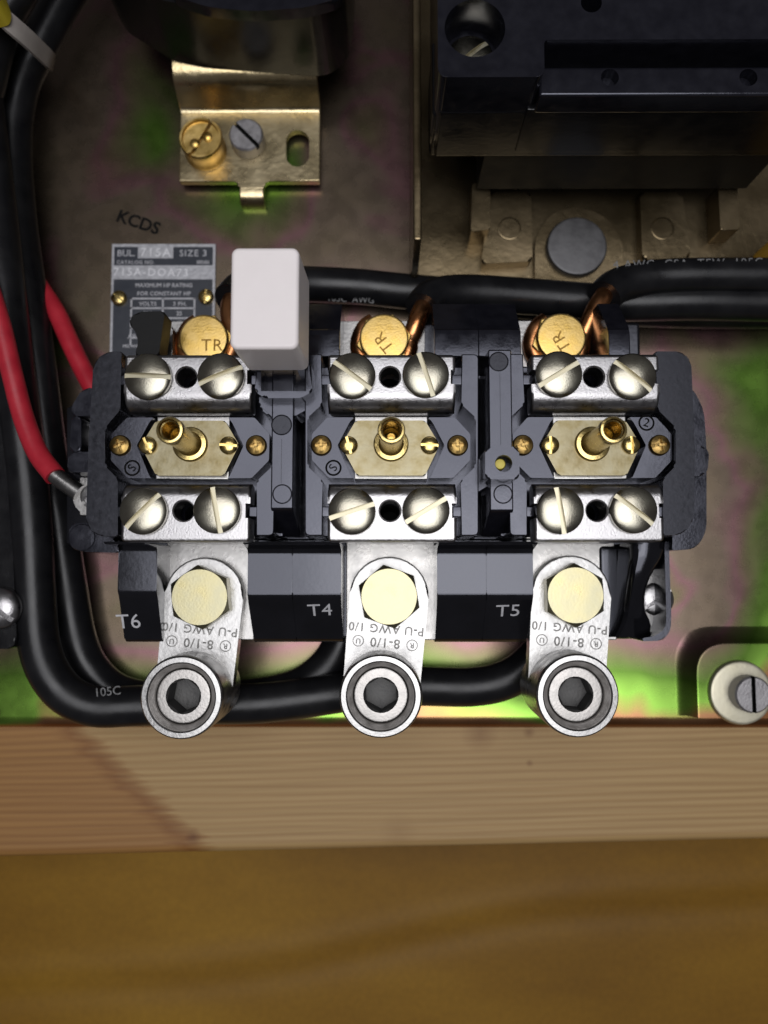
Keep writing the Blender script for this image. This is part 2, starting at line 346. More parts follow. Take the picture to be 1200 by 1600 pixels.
# ================================================================== SETTING
TZ = -66.0
def table():
    bm = bmesh.new(); nx, ny = 240, 220; X0, X1, Y0, Y1 = -420, 420, -420, 300; g = []
    a, b_ = Vector(P(0, 1560, TZ)), Vector(P(1200, 1392, TZ)); d = (b_ - a).normalized(); nrm = Vector((d.y, -d.x))
    for j in range(ny + 1):
        row = []
        for i in range(nx + 1):
            x = X0 + (X1 - X0) * i / nx; y = Y0 + (Y1 - Y0) * j / ny
            s = (Vector((x, y)) - a).dot(nrm) + 3 * math.sin(x * .03)
            z = TZ - 7 + 7 / (1 + math.exp(max(-40, min(40, -s / 2.5))))
            row.append(bm.verts.new((x, y, z)))
        g.append(row)
    for j in range(ny):
        for i in range(nx): bm.faces.new((g[j][i], g[j][i + 1], g[j + 1][i + 1], g[j + 1][i]))
    M['table'] = table_mat()
    o = add('table_top', finish(bm, 'table_top', 180, 'table')); o['kind'] = 'structure'; o['label'] = 'yellow-brown varnished table surface with a shallow diagonal fold'
table()
# timber board
wa, wb = P(0, 1339, -4), P(1200, 1311, -4); wang = math.atan2(wb[1] - wa[1], wb[0] - wa[0])
WOODC = ((wa[0] + wb[0]) / 2, (wa[1] + wb[1]) / 2 + 21)
M['wood'] = wood_mat()
bm = box(-330, 330, -21.5, 21.5, TZ + .2, -4, 0)
ed = [e for e in bm.edges if abs(e.verts[0].co.x - e.verts[1].co.x) > 10]
bmesh.ops.bevel(bm, geom=ed, offset=3.0, segments=4, profile=.5, affect='EDGES')
shift(bm, (0, 0, 4))
o = add('timber_board', finish(bm, 'timber_board', 40, 'wood'), None, (WOODC[0], WOODC[1], -4), wang)
tag(o, 'pale pine timber board with stained end under the steel panel edge', 'timber')

# steel panel ------------------------------------------------------------
yb = P(600, 1139, -1)[1]
panel = thing('mounting_panel', 'iridescent yellow chromate steel panel behind the starter parts', 'panel', (0, 0, -4))
yt = P(600, -420, 0)[1]; xl, xr = -190, P(1215, 700, 0)[0] + 6
prof = [(yt, 0), (yb + 4, 0)]
for k in range(1, 7):
    t = k / 6 * math.pi / 2; prof.append((yb + 4 - 4 * math.sin(t), -4 + 4 * math.cos(t)))
prof += [(yb + 2, -4), (yb + 2.2, -3.2), (yb + 4.5, -2), (yt, -2)]
bm = xprofile(prof, xl, xr, 0)
part('sheet', bm, 'chromate', panel, 40)
def pad_shape(off):
    x0 = P(1088, 1080, 4.5)[0] - off; ytp = P(1170, 1004, 4.5)[1] + off; x1 = xr - 3; y0 = yb + 4.2
    return roundpoly([(x0, y0), (x1, y0), (x1, ytp), (x0, ytp)], [.2, .2, 3, 17 + off], 10)
a, b_ = pad_shape(4.5), pad_shape(0)
bm = bmesh.new(); L0 = [bm.verts.new((x, y, .02)) for x, y in a]
mid = [bm.verts.new((p[0] * .45 + q[0] * .55, p[1] * .45 + q[1] * .55, .9)) for p, q in zip(a, b_)]
L1 = [bm.verts.new((x, y, 4.4)) for x, y in b_]
ins = [bm.verts.new((x, y, 4.9)) for x, y in pad_shape(-.5)]
n = len(L0)
for A, B in ((L0, mid), (mid, L1), (L1, ins)):
    for i in range(n): bm.faces.new((A[i], A[(i + 1) % n], B[(i + 1) % n], B[i]))
bm.faces.new(ins)
part('raised_foot', bm, 'chromate', panel, 50)
ptext('KCDS', 216, 348, .06, 19, 'ink', panel, R(-19), 1.0, .14, name='stamped_letters')

# ------------------------------------------------------------------ screw kinds
def slotted(name, r, h0, h1, slot_w, slot_d, mt, slot_mt=None, seg=40, dome=True, rim=.3):
    if dome:
        pr = [(0, -.6), (r * .97, -.6), (r, -.2), (r, h0)]
        for k in range(1, 9):
            t = k / 8 * math.pi / 2; pr.append((r * math.cos(t) if k < 8 else 0, h0 + (h1 - h0) * math.sin(t)))
        # flatter pan: squash the profile
        pr = pr[:4] + [(r * (1 - (k / 8) ** 2.0) if k < 8 else 0, h0 + (h1 - h0) * (1 - (1 - (k / 8) ** 2.0) ** 2.4) ** .62) for k in range(1, 9)]
    else: pr = [(0, -.6), (r * .98, -.6), (r, -.2), (r, h1 - rim), (r - rim, h1), (0, h1)]
    me = finish(lathe(pr, seg), name, 35, mt)
    c = finish(box(-r * 1.2, r * 1.2, -slot_w / 2, slot_w / 2, h1 - slot_d, h1 + 3, 0), 'c', 0, slot_mt or mt)
    return cut(me, [c], slot_mt)
SC_TERM = slotted('terminal_screw', 5.45, .9, 2.05, 1.15, 1.2, 'zinc', 'zinc_slot')
SC_SMALL = slotted('plate_screw', 2.15, .5, 1.3, .62, .7, 'brass', 'brass', 24)
SC_TAG = slotted('tag_screw', 2.4, .4, 1.3, .6, .6, 'brass', 'brass', 24)
SC_CTRL = slotted('control_screw', 4.4, .5, 1.5, .9, 1.0, 'nickel', 'nickel', 28)
SC_GREY = slotted('slotted_screw', 5.2, 0, 4.6, 1.2, 1.8, 'steel', 'ink', 36, False, .5)  # slot faces coloured flat black, darker than the head
SC_EDGE = slotted('edge_screw', 5.6, .7, 3.2, 1.3, 1.6, 'nickel', 'nickel', 36)
def phillips():
    pr = [(0, -.4), (2.5, -.4), (2.5, .3), (2.2, .8), (1.4, 1.15), (0, 1.25)]
    me = finish(lathe(pr, 28), 'phillips_screw', 35, 'brass_dark'); cs = []
    for a in (0, math.pi / 2):
        b = box(-1.45, 1.45, -.36, .36, .3, 4, 0); bmesh.ops.rotate(b, cent=(0, 0, 0), matrix=Matrix.Rotation(a, 3, 'Z'), verts=b.verts[:]); cs.append(finish(b, 'c', 0, 'brass_dark'))
    cs.append(finish(lathe([(0, .1), (.5, .2), (.85, 2), (0, 2)], 12), 'c', 0, 'brass_dark'))
    return cut(me, cs, 'brass_dark')
SC_PH = phillips()

# ================================================================== OVERLOAD RELAY
relay = thing('overload_relay', 'black three pole overload relay with nickel terminal bars and brass posts', 'overload relay', (0, 0, .1))
ZB = 59.0                                   # top of the terminal bars
pole0 = P(612, 700, ZB)[0]; PITCH = 48.0
POLES = [pole0 - PITCH, pole0, pole0 + PITCH]
OFF = [-PITCH, 0, PITCH]
# base
x0, x1 = P(186, 960, 40)[0], P(1040, 960, 40)[0]
ys, yn = P(600, 1000, 30)[1], P(600, 500, 28)[1]
part('base', box(x0, x1, ys, yn, .1, 26, 1), 'plastic_gloss', relay)
bx0, bx1 = P(150, 700, 57)[0], P(1070, 700, 57)[0]
by0, by1 = P(600, 838, 56)[1], P(600, 555, 56)[1]
body_me = finish(box(bx0, bx1, by0, by1, 24, 38, .6), 'body', 35, 'plastic')
core_x = (P(478, 700, 47)[0], P(746, 700, 47)[0])

# frame strips beside every pole (pixels of the middle pole, plane z = 57)
ZF = 57.0
stripL = [(476, 553), (503, 553), (503, 632), (480, 653), (480, 728), (504, 751), (504, 837), (476, 837)]
stripR = [(1224 - x, y) for x, y in stripL]
def strip_mesh(poly):
    return finish(prism(roundpoly(PP(poly, ZF), [1.2, .4, .5, .5, .5, .5, .4, 1.2], 3), 40, ZF, .6, 3), 'frame_strip', 35, 'plastic')
mL, mR = strip_mesh(stripL), strip_mesh(stripR)
def addp(name, me, k, rotz=0, at=(0, 0, 0), parent=None):
    par = parent or relay
    return add(name, me, par, (OFF[k] + at[0], at[1], at[2]), rotz)
addp('frame_strip', mL, 1); addp('frame_strip', mL, 2); addp('frame_strip', mR, 0); addp('frame_strip', mR, 1)
# end frames
eR = [(1024, 549), (1066, 549), (1080, 565), (1086, 700), (1084, 815), (1066, 836), (1036, 836), (1036, 748), (1056, 728), (1056, 668), (1028, 640)]
part('end_frame', prism(roundpoly(PP(eR, ZF), [.4, 2.2, 2.2, 4, 3, 2.5, .4, .5, .6, .6, .5], 4), 28, ZF, .9, 3), 'plastic_matt', relay)
eL = [(190, 549), (166, 549), (146, 566), (138, 700), (134, 820), (152, 838), (184, 838), (184, 748), (164, 728), (164, 668), (188, 640)]
part('end_frame', prism(roundpoly(PP(eL, ZF), [.4, 2.5, 2.5, 4, 3, 2.5, .4, .5, .6, .6, .5], 4), 28, ZF, .9, 3), 'plastic_matt', relay)
# outer wings
wr = [(1060, 604), (1082, 606), (1100, 640), (1104, 700), (1104, 830), (1088, 858), (1050, 860)]
part('side_wing', prism(roundpoly(PP(wr, 44), [.3, 3, 3, 3, 4, 4, .3], 5), 4, 44, 1.0, 3), 'plastic', relay)
part('side_nub', prism(roundpoly(PP([(1080, 694), (1100, 696), (1108, 708), (1106, 734), (1098, 744), (1080, 744)], 46), .9, 4), 30, 46, .8, 3), 'plastic', relay)
for poly, z in (([(150, 606), (130, 606), (112, 634), (112, 650), (150, 650)], 44), ([(127, 650), (112, 650), (109, 706), (127, 706)], 44),
                ([(160, 706), (108, 706), (104, 738), (160, 738)], 43), ([(160, 816), (108, 818), (108, 846), (124, 862), (190, 864)], 44)):
    part('side_wing', prism(roundpoly(PP(poly, z), 1.5, 4), 4, z, .45, 2), 'plastic', relay)
part('side_wing', prism(PP([(170, 606), (108, 640), (108, 850), (170, 860)], 30), 4, 32, .5), 'plastic_gloss', relay)
for py, rz in ((678, 60), (776, 40)):
    part('contact_plate', prism(roundpoly(PP([(126, py - 30), (150, py - 30), (150, py + 30), (126, py + 30)], 33), .5, 3), 31, 34, .3), 'tin', relay)
    c = P3(146, py, 34.5); add('control_screw', SC_CTRL, relay, c, R(rz))
part('pivot_boss', lathe([(0, 20), (3.4, 20), (3.4, 44.0), (3.2, 44.25), (0, 44.3)], 28, P(128, 840, 44)), 'plastic', relay)

# terminal bars ------------------------------------------------------------
bar_top = [P(512, 553, ZB), P(712, 641, ZB)]; bar_bot = [P(512, 754, ZB), P(714, 846, ZB)]
def bar_mesh(c0, c1, big_south):
    x0, yN = c0; x1, yS = c1
    if big_south: prof = [(yN, ZB - 7), (yN, ZB - 1), (yN - .35, ZB - .3), (yN - 1, ZB)]; rr = 4.2; cy, cz = yS + rr, ZB - rr
    else: prof = [(yS, ZB - 7), (yS, ZB - .9), (yS + .25, ZB - .25), (yS + .9, ZB)]; rr = 3.4; cy, cz = yN - rr, ZB - rr
    sg = -1 if big_south else 1
    for k in range(0, 9):
        t = math.pi / 2 * (1 - k / 8); prof.append((cy + sg * rr * math.cos(t), cz + rr * math.sin(t)))
    prof.append((yS if big_south else yN, ZB - 7))
    bm = xprofile(prof, x0, x1, .8, 3)
    me = finish(bm, 'terminal_bar', 40, 'nickel')
    hy = P(608, 589 if big_south else 798, ZB)[1]; hx = pole0 - .4
    cs = [finish(lathe([(0, ZB - 9), (2.35, ZB - 9), (2.35, ZB - .35), (2.75, ZB + .05), (2.75, ZB + 2), (0, ZB + 2)], 32, (hx, hy)), 'c', 0, 'ink')]
    for sx in (x0, x1): cs.append(finish(box(sx - 1.1, sx + 1.1, hy - 1.7, hy + 1.7, ZB - 9, ZB + 3, 0), 'c', 0, 'nickel'))
    return cut(me, cs, None, 40), (hx, hy)
mT, hT = bar_mesh(*bar_top, True); mBt, hB = bar_mesh(*bar_bot, False)
def bores(ox): return [finish(lathe([(0, 27), (2.6, 27), (2.6, 50), (0, 50)], 20, (hh[0] + ox, hh[1])), 'c', 0, 'plastic_flat') for hh in (hT, hB)]
add('body', cut(body_me, bores(OFF[0]) + bores(OFF[1]) + bores(OFF[2]), 'plastic_flat'), relay)
core_me = cut(finish(box(core_x[0], core_x[1], by0 + .3, by1 - .3, 37.9, 47, .5), 'pole_core', 35, 'plastic'), bores(0), 'plastic_flat')
for k in range(3): add('pole_core', core_me, relay, (OFF[k], 0, 0))
angs = [[(2, -22), (37, 72), (-31, 40)], [(-46, 79), (-18, -31), (81, 38)]]
sdx = [(-8.6, 8.4), (-8.8, 8.2)]
for row, (me, hh) in enumerate(((mT, hT), (mBt, hB))):
    for k in range(3):
        bar = addp('terminal_bar', me, k)
        for s in (0, 1):
            jit = (random.uniform(-.25, .25), random.uniform(-.3, .3))
            c = (OFF[k] + hh[0] + sdx[row][s] + jit[0], hh[1] + jit[1], ZB + .62)
            sc = add('terminal_screw', SC_TERM, bar, c, R(-angs[row][k][s]))
            sc.rotation_euler = (R(random.uniform(-1.5, 1.5)), R(random.uniform(-1.5, 1.5)), R(-angs[row][k][s]))
# plastic keys in the bar notches
key = finish(box(-1.4, 1.4, -1.25, 1.25, 40, ZB - 2.6, .3), 'locating_key', 35, 'plastic')
for k in range(3):
    for hh in (hT, hB):
        for sx in (bar_top[0][0] - .7, bar_top[1][0] + .7): addp('locating_key', key, k, 0, (sx, hh[1], 0))

# heater plates and carriers ------------------------------------------------
ZC = 55.0
cl = [(487, 678), (511, 652), (553, 652), (546, 660), (527, 696), (549, 746), (553, 747), (514, 747), (487, 719)]
crr = [(1222 - x, y) for x, y in cl]
mCL = finish(prism(roundpoly(PP(cl, ZC), .4, 2), 45, ZC, .3), 'carrier', 35, 'plastic'); mCR = finish(prism(roundpoly(PP(crr, ZC), .4, 2), 45, ZC, .3), 'carrier', 35, 'plastic')
hexp = [(533, 696), (556, 657), (664, 657), (687, 695), (664, 743), (558, 743)]
mHX = finish(prism(roundpoly(PP(hexp, 54.6), .5, 3), 51, 54.6, .25), 'heater_plate', 35, 'plate')
mUP = finish(prism(PP([(554, 651), (668, 651), (668, 749), (554, 749)], 52), 45, 52.4, .3), 'spring_plate', 35, 'tin')
c0 = P(611, 694, 55); POST = (c0[0], c0[1])
post_me = finish(lathe([(0, 54), (4.2, 54), (4.2, 55.2), (3.9, 55.8), (3.0, 56.0), (2.75, 56.6), (2.62, 58), (2.62, 71.0), (2.62, 71.0), (3.0, 71.4), (3.0, 73.4), (2.8, 73.8), (2.35, 73.9), (2.2, 73.5), (2.15, 73.2), (1.95, 73.1), (1.9, 72.5), (1.85, 66), (.9, 64.5), (.85, 60), (0, 60)], 36), 'heater_post', 30, 'brass')
ring_me = finish(lathe([(.72, 0), (.72, .0), (1.45, 0), (1.45, .12), (1.25, .14), (1.25, .14), (0, .14)], 24), 'r', 30, 'plastic')
for k in range(3):
    a = addp('carrier', mCL, k); b_ = addp('carrier', mCR, k); addp('spring_plate', mUP, k); hp = addp('heater_plate', mHX, k)
    pst = add('heater_post', post_me, relay, (OFF[k] + POST[0], POST[1], 0))
    for px, ang, me, nm, z, par in ((545, (62, 75, 90)[k], SC_SMALL, 'plate_screw', 54.9, hp), (671, (4, 3, 88)[k], SC_SMALL, 'plate_screw', 54.9, hp), (502, (20, 5, 25)[k], SC_PH, 'phillips_screw', 55.2, a), (715, (12, 2, 8)[k], SC_PH, 'phillips_screw', 55.2, b_)):
        q = P(px, 696, z); add(nm, me, par, (OFF[k] + q[0], q[1], z), R(-ang if me is SC_SMALL else ang))
    # moulded circled mark
    qx, qy, par, rt = ((521, 731, a, 180), (521, 731, a, 180), (696, 661, b_, 0))[k]
    q = P(qx, qy, ZC)
    bm = bmesh.new(); n = 32
    for i in range(n):
        t0, t1 = 2 * math.pi * i / n, 2 * math.pi * (i + 1) / n
        vs = [bm.verts.new((r * math.cos(t), r * math.sin(t), z)) for r, t, z in ((1.5, t0, 0), (1.5, t1, 0), (1.75, t1, .16), (1.75, t0, .16), (1.95, t1, 0), (1.95, t0, 0))]
        bm.faces.new((vs[0], vs[1], vs[2], vs[3])); bm.faces.new((vs[3], vs[2], vs[4], vs[5]))
    add('moulded_ring', finish(bm, 'moulded_ring', 30, 'ink'), par, (OFF[k] + q[0], q[1], ZC), 0)
    add('moulded_numeral', text_mesh('2' if k == 2 else 'S', 2.9, 'ink', .12), par, (OFF[k] + q[0], q[1], ZC + .05), R(-20 if k == 2 else 60))

# ribs between the poles -----------------------------------------------------
def rib(px0, px1, pyN, pyS, name='rib'):
    xa, xb = P(px0, 700, 58)[0], P(px1, 700, 58)[0]
    yN, yS = P(600, pyN, 58)[1], P(600, pyS, 58)[1]; yS2 = P(600, 838, 47)[1]
    prof = [(yN, 45), (yN, 57.6), (yN - .4, 58), (yS + .6, 58), (yS, 57.6), (yS2, 45.5), (yS2, 45)]
    bm = xprofile(prof, xa, xb, .35, 2)
    for v in bm.verts:                                   # slight draft
        f = (58 - v.co.z) / 13; v.co.x += (1 if v.co.x > (xa + xb) / 2 else -1) * f * .7
    return part(name, bm, 'plastic', relay)
r1 = rib(424, 458, 560, 796); r2 = rib(765, 801, 546, 799)
for px, py, rr, z, mt, par in ((441, 772, 2.15, 58.0, 'plastic', r1), (440, 664, 2.3, 58, 'plastic_matt', r1), (786, 772, 2.1, 58, 'plastic', r2), (779, 565, 2.2, 58, 'plastic_matt', r2)):
    c = P(px, py, 58)
    part('moulding_mark', lathe([(rr + .18, 58.0 - .1), (rr + .18, 58.02), (rr, 58.10), (rr - .12, 58.02), (0, 58.025)], 30, c), mt, par, 12)
# centre seams on the ribs
for px, ya, yc, par in ((440, 686, 755, r1), (781, 582, 695, r2)):
    q0, q1 = P(px, ya, 58), P(px, yc, 58)
    part('mould_seam', box(q0[0] - .07, q0[0] + .07, q1[1], q0[1], 57.9, 58.05, .03, 1), 'plastic_gloss', par)
# reset button and its cup
cup = PP([(400, 566), (486, 566), (488, 612), (470, 622), (414, 622), (398, 612)], 62)
me = finish(prism(roundpoly(cup, .8, 3), 47, 62, .6), 'button_cup', 35, 'plastic')
inner = PP([(408, 572), (478, 572), (478, 611), (408, 611)], 62)
me = cut(me, [finish(prism(inner, 55, 70, 0), 'c', 0, 'plastic')])
add('button_cup', me, relay)
part('button_apron', prism(roundpoly(PP([(402, 612), (484, 612), (480, 640), (462, 650), (420, 650), (408, 640)], 56), .6, 3), 46, 56.3, .6), 'plastic', relay)
bq = [P(x, y, 80.5) for x, y in ((361, 386), (466, 386), (466, 545), (361, 545))]
xs = [q[0] for q in bq]; yy = [q[1] for q in bq]; bx_0, bx_1, by_0, by_1 = min(xs), max(xs), min(yy), max(yy)
bm = bmesh.new(); bmesh.ops.create_cube(bm, size=1)
for v in bm.verts: v.co = ((bx_0 + bx_1) / 2 + v.co.x * (bx_1 - bx_0), (by_0 + by_1) / 2 + v.co.y * (by_1 - by_0), 71.5 + v.co.z * 18)
for v in bm.verts:
    if v.co.z < 70: v.co.x += .5
vert = [e for e in bm.edges if abs(e.verts[0].co.z - e.verts[1].co.z) > 5]
bmesh.ops.bevel(bm, geom=vert, offset=1.6, segments=5, profile=.5, affect='EDGES')
top = [e for e in bm.edges if e.verts[0].co.z > 80 and e.verts[1].co.z > 80]
bmesh.ops.bevel(bm, geom=top, offset=.9, segments=4, profile=.5, affect='EDGES')
low = [e for e in bm.edges if e.verts[0].co.z < 63 and e.verts[1].co.z < 63]
bmesh.ops.bevel(bm, geom=low, offset=.6, segments=2, profile=.5, affect='EDGES')
btn = part('reset_button', bm, 'white', relay, 50, 'white rectangular reset button standing above the relay')
sx = (bx_0 + bx_1) / 2 + .5; sy = (by_0 + by_1) / 2
part('button_stem', box(sx - 4.2, sx + 4.2, by_0 + 1.0, by_0 + 8, 50, 63, .5), 'brass_dark', btn)
# test plunger block
blk = roundpoly(PP([(758, 698), (811, 698), (812, 749), (758, 749)], 66), 1.3, 4)
me = finish(prism(blk, 54, 66, .55, 3), 'plunger_guide', 35, 'plastic'); hc = P(787, 724, 66)
me = cut(me, [finish(lathe([(0, 57), (1.95, 57), (1.95, 70), (0, 70)], 28, hc), 'c', 0, 'plastic')])
guide = add('plunger_guide', me, relay)
pq = P(781.5, 725, 62); part('plunger', lathe([(0, 56), (1.35, 56), (1.35, 61.6), (1.1, 62), (0, 62)], 24, pq), 'yellow', guide, 35, 'yellow test plunger in square black guide')
part('guide_web', prism(roundpoly(PP([(742, 722), (760, 704), (775, 704), (775, 752), (760, 760), (745, 772), (742, 750)], 54), .5, 2), 37, 54, .5), 'plastic', relay)

# barriers between the lugs (lower) and between the wire bolts (upper) --------------
def barrier(pxa, pxb, zt=46, south=True, seam=None, pys=(846, 862, 936, 1003)):
    if south:
        ya, ybb, yc, yd = P(600, pys[0], 54)[1], P(600, pys[1], zt)[1], P(600, pys[2], zt)[1], P(600, pys[3], 33)[1]
        prof = [(ya, 20), (ya, 53.5), (ya - .6, 53), (ybb + .7, zt + .7), (ybb, zt + .1), (ybb - 1, zt)]
        prof += [(yc + 1.6, zt), (yc + .5, zt - .15), (yc - .4, zt - .8), (yc - 1.2, zt - 2)]
        prof += [(yd + 1.2, 36), (yd + .2, 34.5), (yd, 33), (yd, 20)]
    else:
        ya, ybb, yc = P(600, 556, 46)[1], P(600, 517, 46)[1], P(600, 474, 36)[1]
        prof = [(ya, 20), (ya, 46), (ybb - 1, 46), (ybb + .3, 45.6), (ybb + 1, 44.4), (yc - .6, 37), (yc, 35.5), (yc, 20)]
    py = 900 if south else 530
    xa, xb = P(pxa, py, 46)[0], P(pxb, py, 46)[0]
    if seam:
        xm = P(seam, py, 46)[0]
        bm = xprofile(prof, xa, xm - .02, .22, 2); bm = xprofile(prof, xm + .02, xb, .22, 2, bm)
    else: bm = xprofile(prof, xa, xb, .4, 2)
    return part('barrier', bm, 'plastic_gloss' if south else 'plastic', relay)
bT4 = barrier(387, 533, seam=457); bT5 = barrier(683, 833, seam=760)
bT6 = barrier(176, 238, 42, pys=(846, 858, 930, 1003)); 
barrier(475, 531, 46, False); barrier(679, 814, 46, False, 748); barrier(951, 985, 46, False)
def slope_text(s, px, py, par, rot=0):
    # lies on the sloping front face of the barrier: find height where the pixel meets it
    best = None
    for zi in range(340, 470):
        z = zi / 10; y = P(px, py, z)[1]
        yc, yd = P(600, 936, 46)[1] - 1.2, P(600, 1003, 33)[1] + 1.2
        f = (y - yc) / (yd - yc); zz = 44 + (36 - 44) * f
        if best is None or abs(z - zz) < best[0]: best = (abs(z - zz), z, yc, yd)
    z = best[1]; slope = math.atan2(8, best[2] - best[3])
    if rot == 'T6':
        yc, yd = P(600, 930, 42)[1] - 1.2, P(600, 1003, 33)[1] + 1.2; slope = math.atan2(4, yc - yd); z = 38
        for _ in range(20): z = 40 - 4 * (P(px, py, z)[1] - yc) / (yd - yc)
    q = P3(px, py, z + .12)
    o = add('terminal_lettering', text_mesh(s, 5.6, 'print', .03, 1.05), par, q); o.rotation_euler = (slope, 0, R(2)); return o
slope_text('T4', 500, 954, bT4); slope_text('T5', 794, 955, bT5); slope_text('T6', 201, 972, bT6, 'T6')
# terminal straps under lugs
for k in range(3):
    q0, q1 = P(541, 850, 30), P(680, 1000, 30)
    part('terminal_strap', shift(box(q0[0], q1[0], q1[1], q0[1] + 6, 26.05, 29.6, .3), (OFF[k], 0, 0)), 'tin', relay)
    q0, q1 = P(553, 847, 46), P(670, 860, 46)
    part('strap_riser', shift(box(q0[0], q1[0], q0[1] + .2, q0[1] + 2.2, 29, 52, .3), (OFF[k], 0, 0)), 'tin', relay)
    q0, q1 = P(534, 502, 26), P(664, 560, 26)
    part('wire_pad', shift(prism(roundpoly([(q0[0], q1[1] - 6), (q1[0], q1[1] - 6), (q1[0], q0[1]), (q0[0], q0[1])], [.2, .2, 1.2, 1.2], 3), 20, 26.3, .2), (OFF[k], 0, 0)), 'tin', relay)
# left end bits
part('latch_hook', prism(roundpoly(PP([(203, 498), (214, 487), (258, 486), (254, 512), (248, 556), (210, 556), (216, 535), (212, 518), (202, 508)], 46), 1.0, 4), 39, 46, .8, 3), 'plastic_flat', relay)
part('terminal_tongue', prism(roundpoly(PP([(244, 507), (266, 506), (270, 512), (270, 560), (244, 560)], 32), .7, 3), 20, 32, .3), 'tin', relay)
# right end: curved guard
bm = bmesh.new(); rows = []; rws = [(847, 984, 1041), (858, 984, 1040), (872, 984, 1036), (890, 983, 1025), (902, 983, 1019), (916, 982, 1015), (934, 981, 1014), (946, 980, 1016), (958, 979, 1020), (970, 977, 1028), (980, 975, 1033), (990, 972, 1034), (998, 969, 1028)]
gy = P(1000, 847, 43)[1]
for py, pl, pr in rws:
    y = P(1000, py, 41)[1]; xl_, xr_ = P(pl, py, 41)[0], P(pr, py, 41)[0]; zc = 43.5 - .0155 * (gy - y) ** 2
    row = [bm.verts.new((xl_, y, 22))]
    for u, dz in ((0, -3.2), (.06, -1.0), (.18, -.15), (.42, 0), (.66, -.25), (.86, -1.0), (.96, -2.4), (1, -4.5)): row.append(bm.verts.new((xl_ + (xr_ - xl_) * u, y, zc + dz)))
    row.append(bm.verts.new((xr_, y, 22))); rows.append(row)
for A, B in zip(rows, rows[1:]):
    for q in range(len(A) - 1): bm.faces.new((A[q], A[q + 1], B[q + 1], B[q]))
    bm.faces.new((A[-1], A[0], B[0], B[-1]))
bm.faces.new(rows[0]); bm.faces.new(rows[-1][::-1])
part('end_guard', bm, 'plastic_gloss', relay)
g2 = [(1038, 846), (1045, 846), (1049, 960), (1048, 985), (1036, 1001), (1004, 1002), (1004, 997), (1030, 993), (1041, 978), (1041, 950)]
part('end_guard', prism(roundpoly(PP(g2, 40), [.3, .3, 2, 3, 3, .3, .3, 2, 2, .3], 4), 10, 40, .4, 2), 'plastic', relay)
part('end_guard', box(P(944, 925, 36)[0], P(984, 925, 36)[0], P(960, 999, 30)[1], P(960, 850, 30)[1], 20, 30, 1.6, 4), 'plastic_gloss', relay)
c = P3(1026, 936, 30); add('control_screw', SC_CTRL, relay, c, R(35)); part('contact_plate', box(c.x - 5, c.x + 1.6, c.y - 8, c.y + 8, 26.02, 29.6, .2), 'tin', relay)

# wire bolts marked TR ---------------------------------------------------------
TRS = [((317, 528), 0), ((600, 527), 128), ((878, 526), 122)]
TRC = []
hexcap = finish(merge(prism(ngon(7.6, 6, (0, 0), .2), 27.4, 31.6, .5), lathe([(6.6, 31.4), (6.6, 33.2), (6.3, 33.7), (5.9, 33.85), (0, 33.9)], 40)), 'wire_bolt', 35, 'tr')
for k, ((px, py), rot) in enumerate(TRS):
    c = P(px, py, 34); TRC.append(c)
    b = add('wire_bolt', hexcap, relay, (c[0], c[1], 0), R((0, 25, 10)[k]))
    part('bolt_shank', lathe([(3.2, 20), (3.2, 27.6), (0, 27.6)], 20, c), 'brass_dark', b) if False else None
    b.rotation_euler = (0, 0, 0)
    q = P3(px + (14 if k == 0 else 0), py + (12 if k == 0 else 8), 33.95)
    add('stamped_letters', text_mesh('TR', 4.6, 'groove', .04, 1.1), b, q, R(rot))

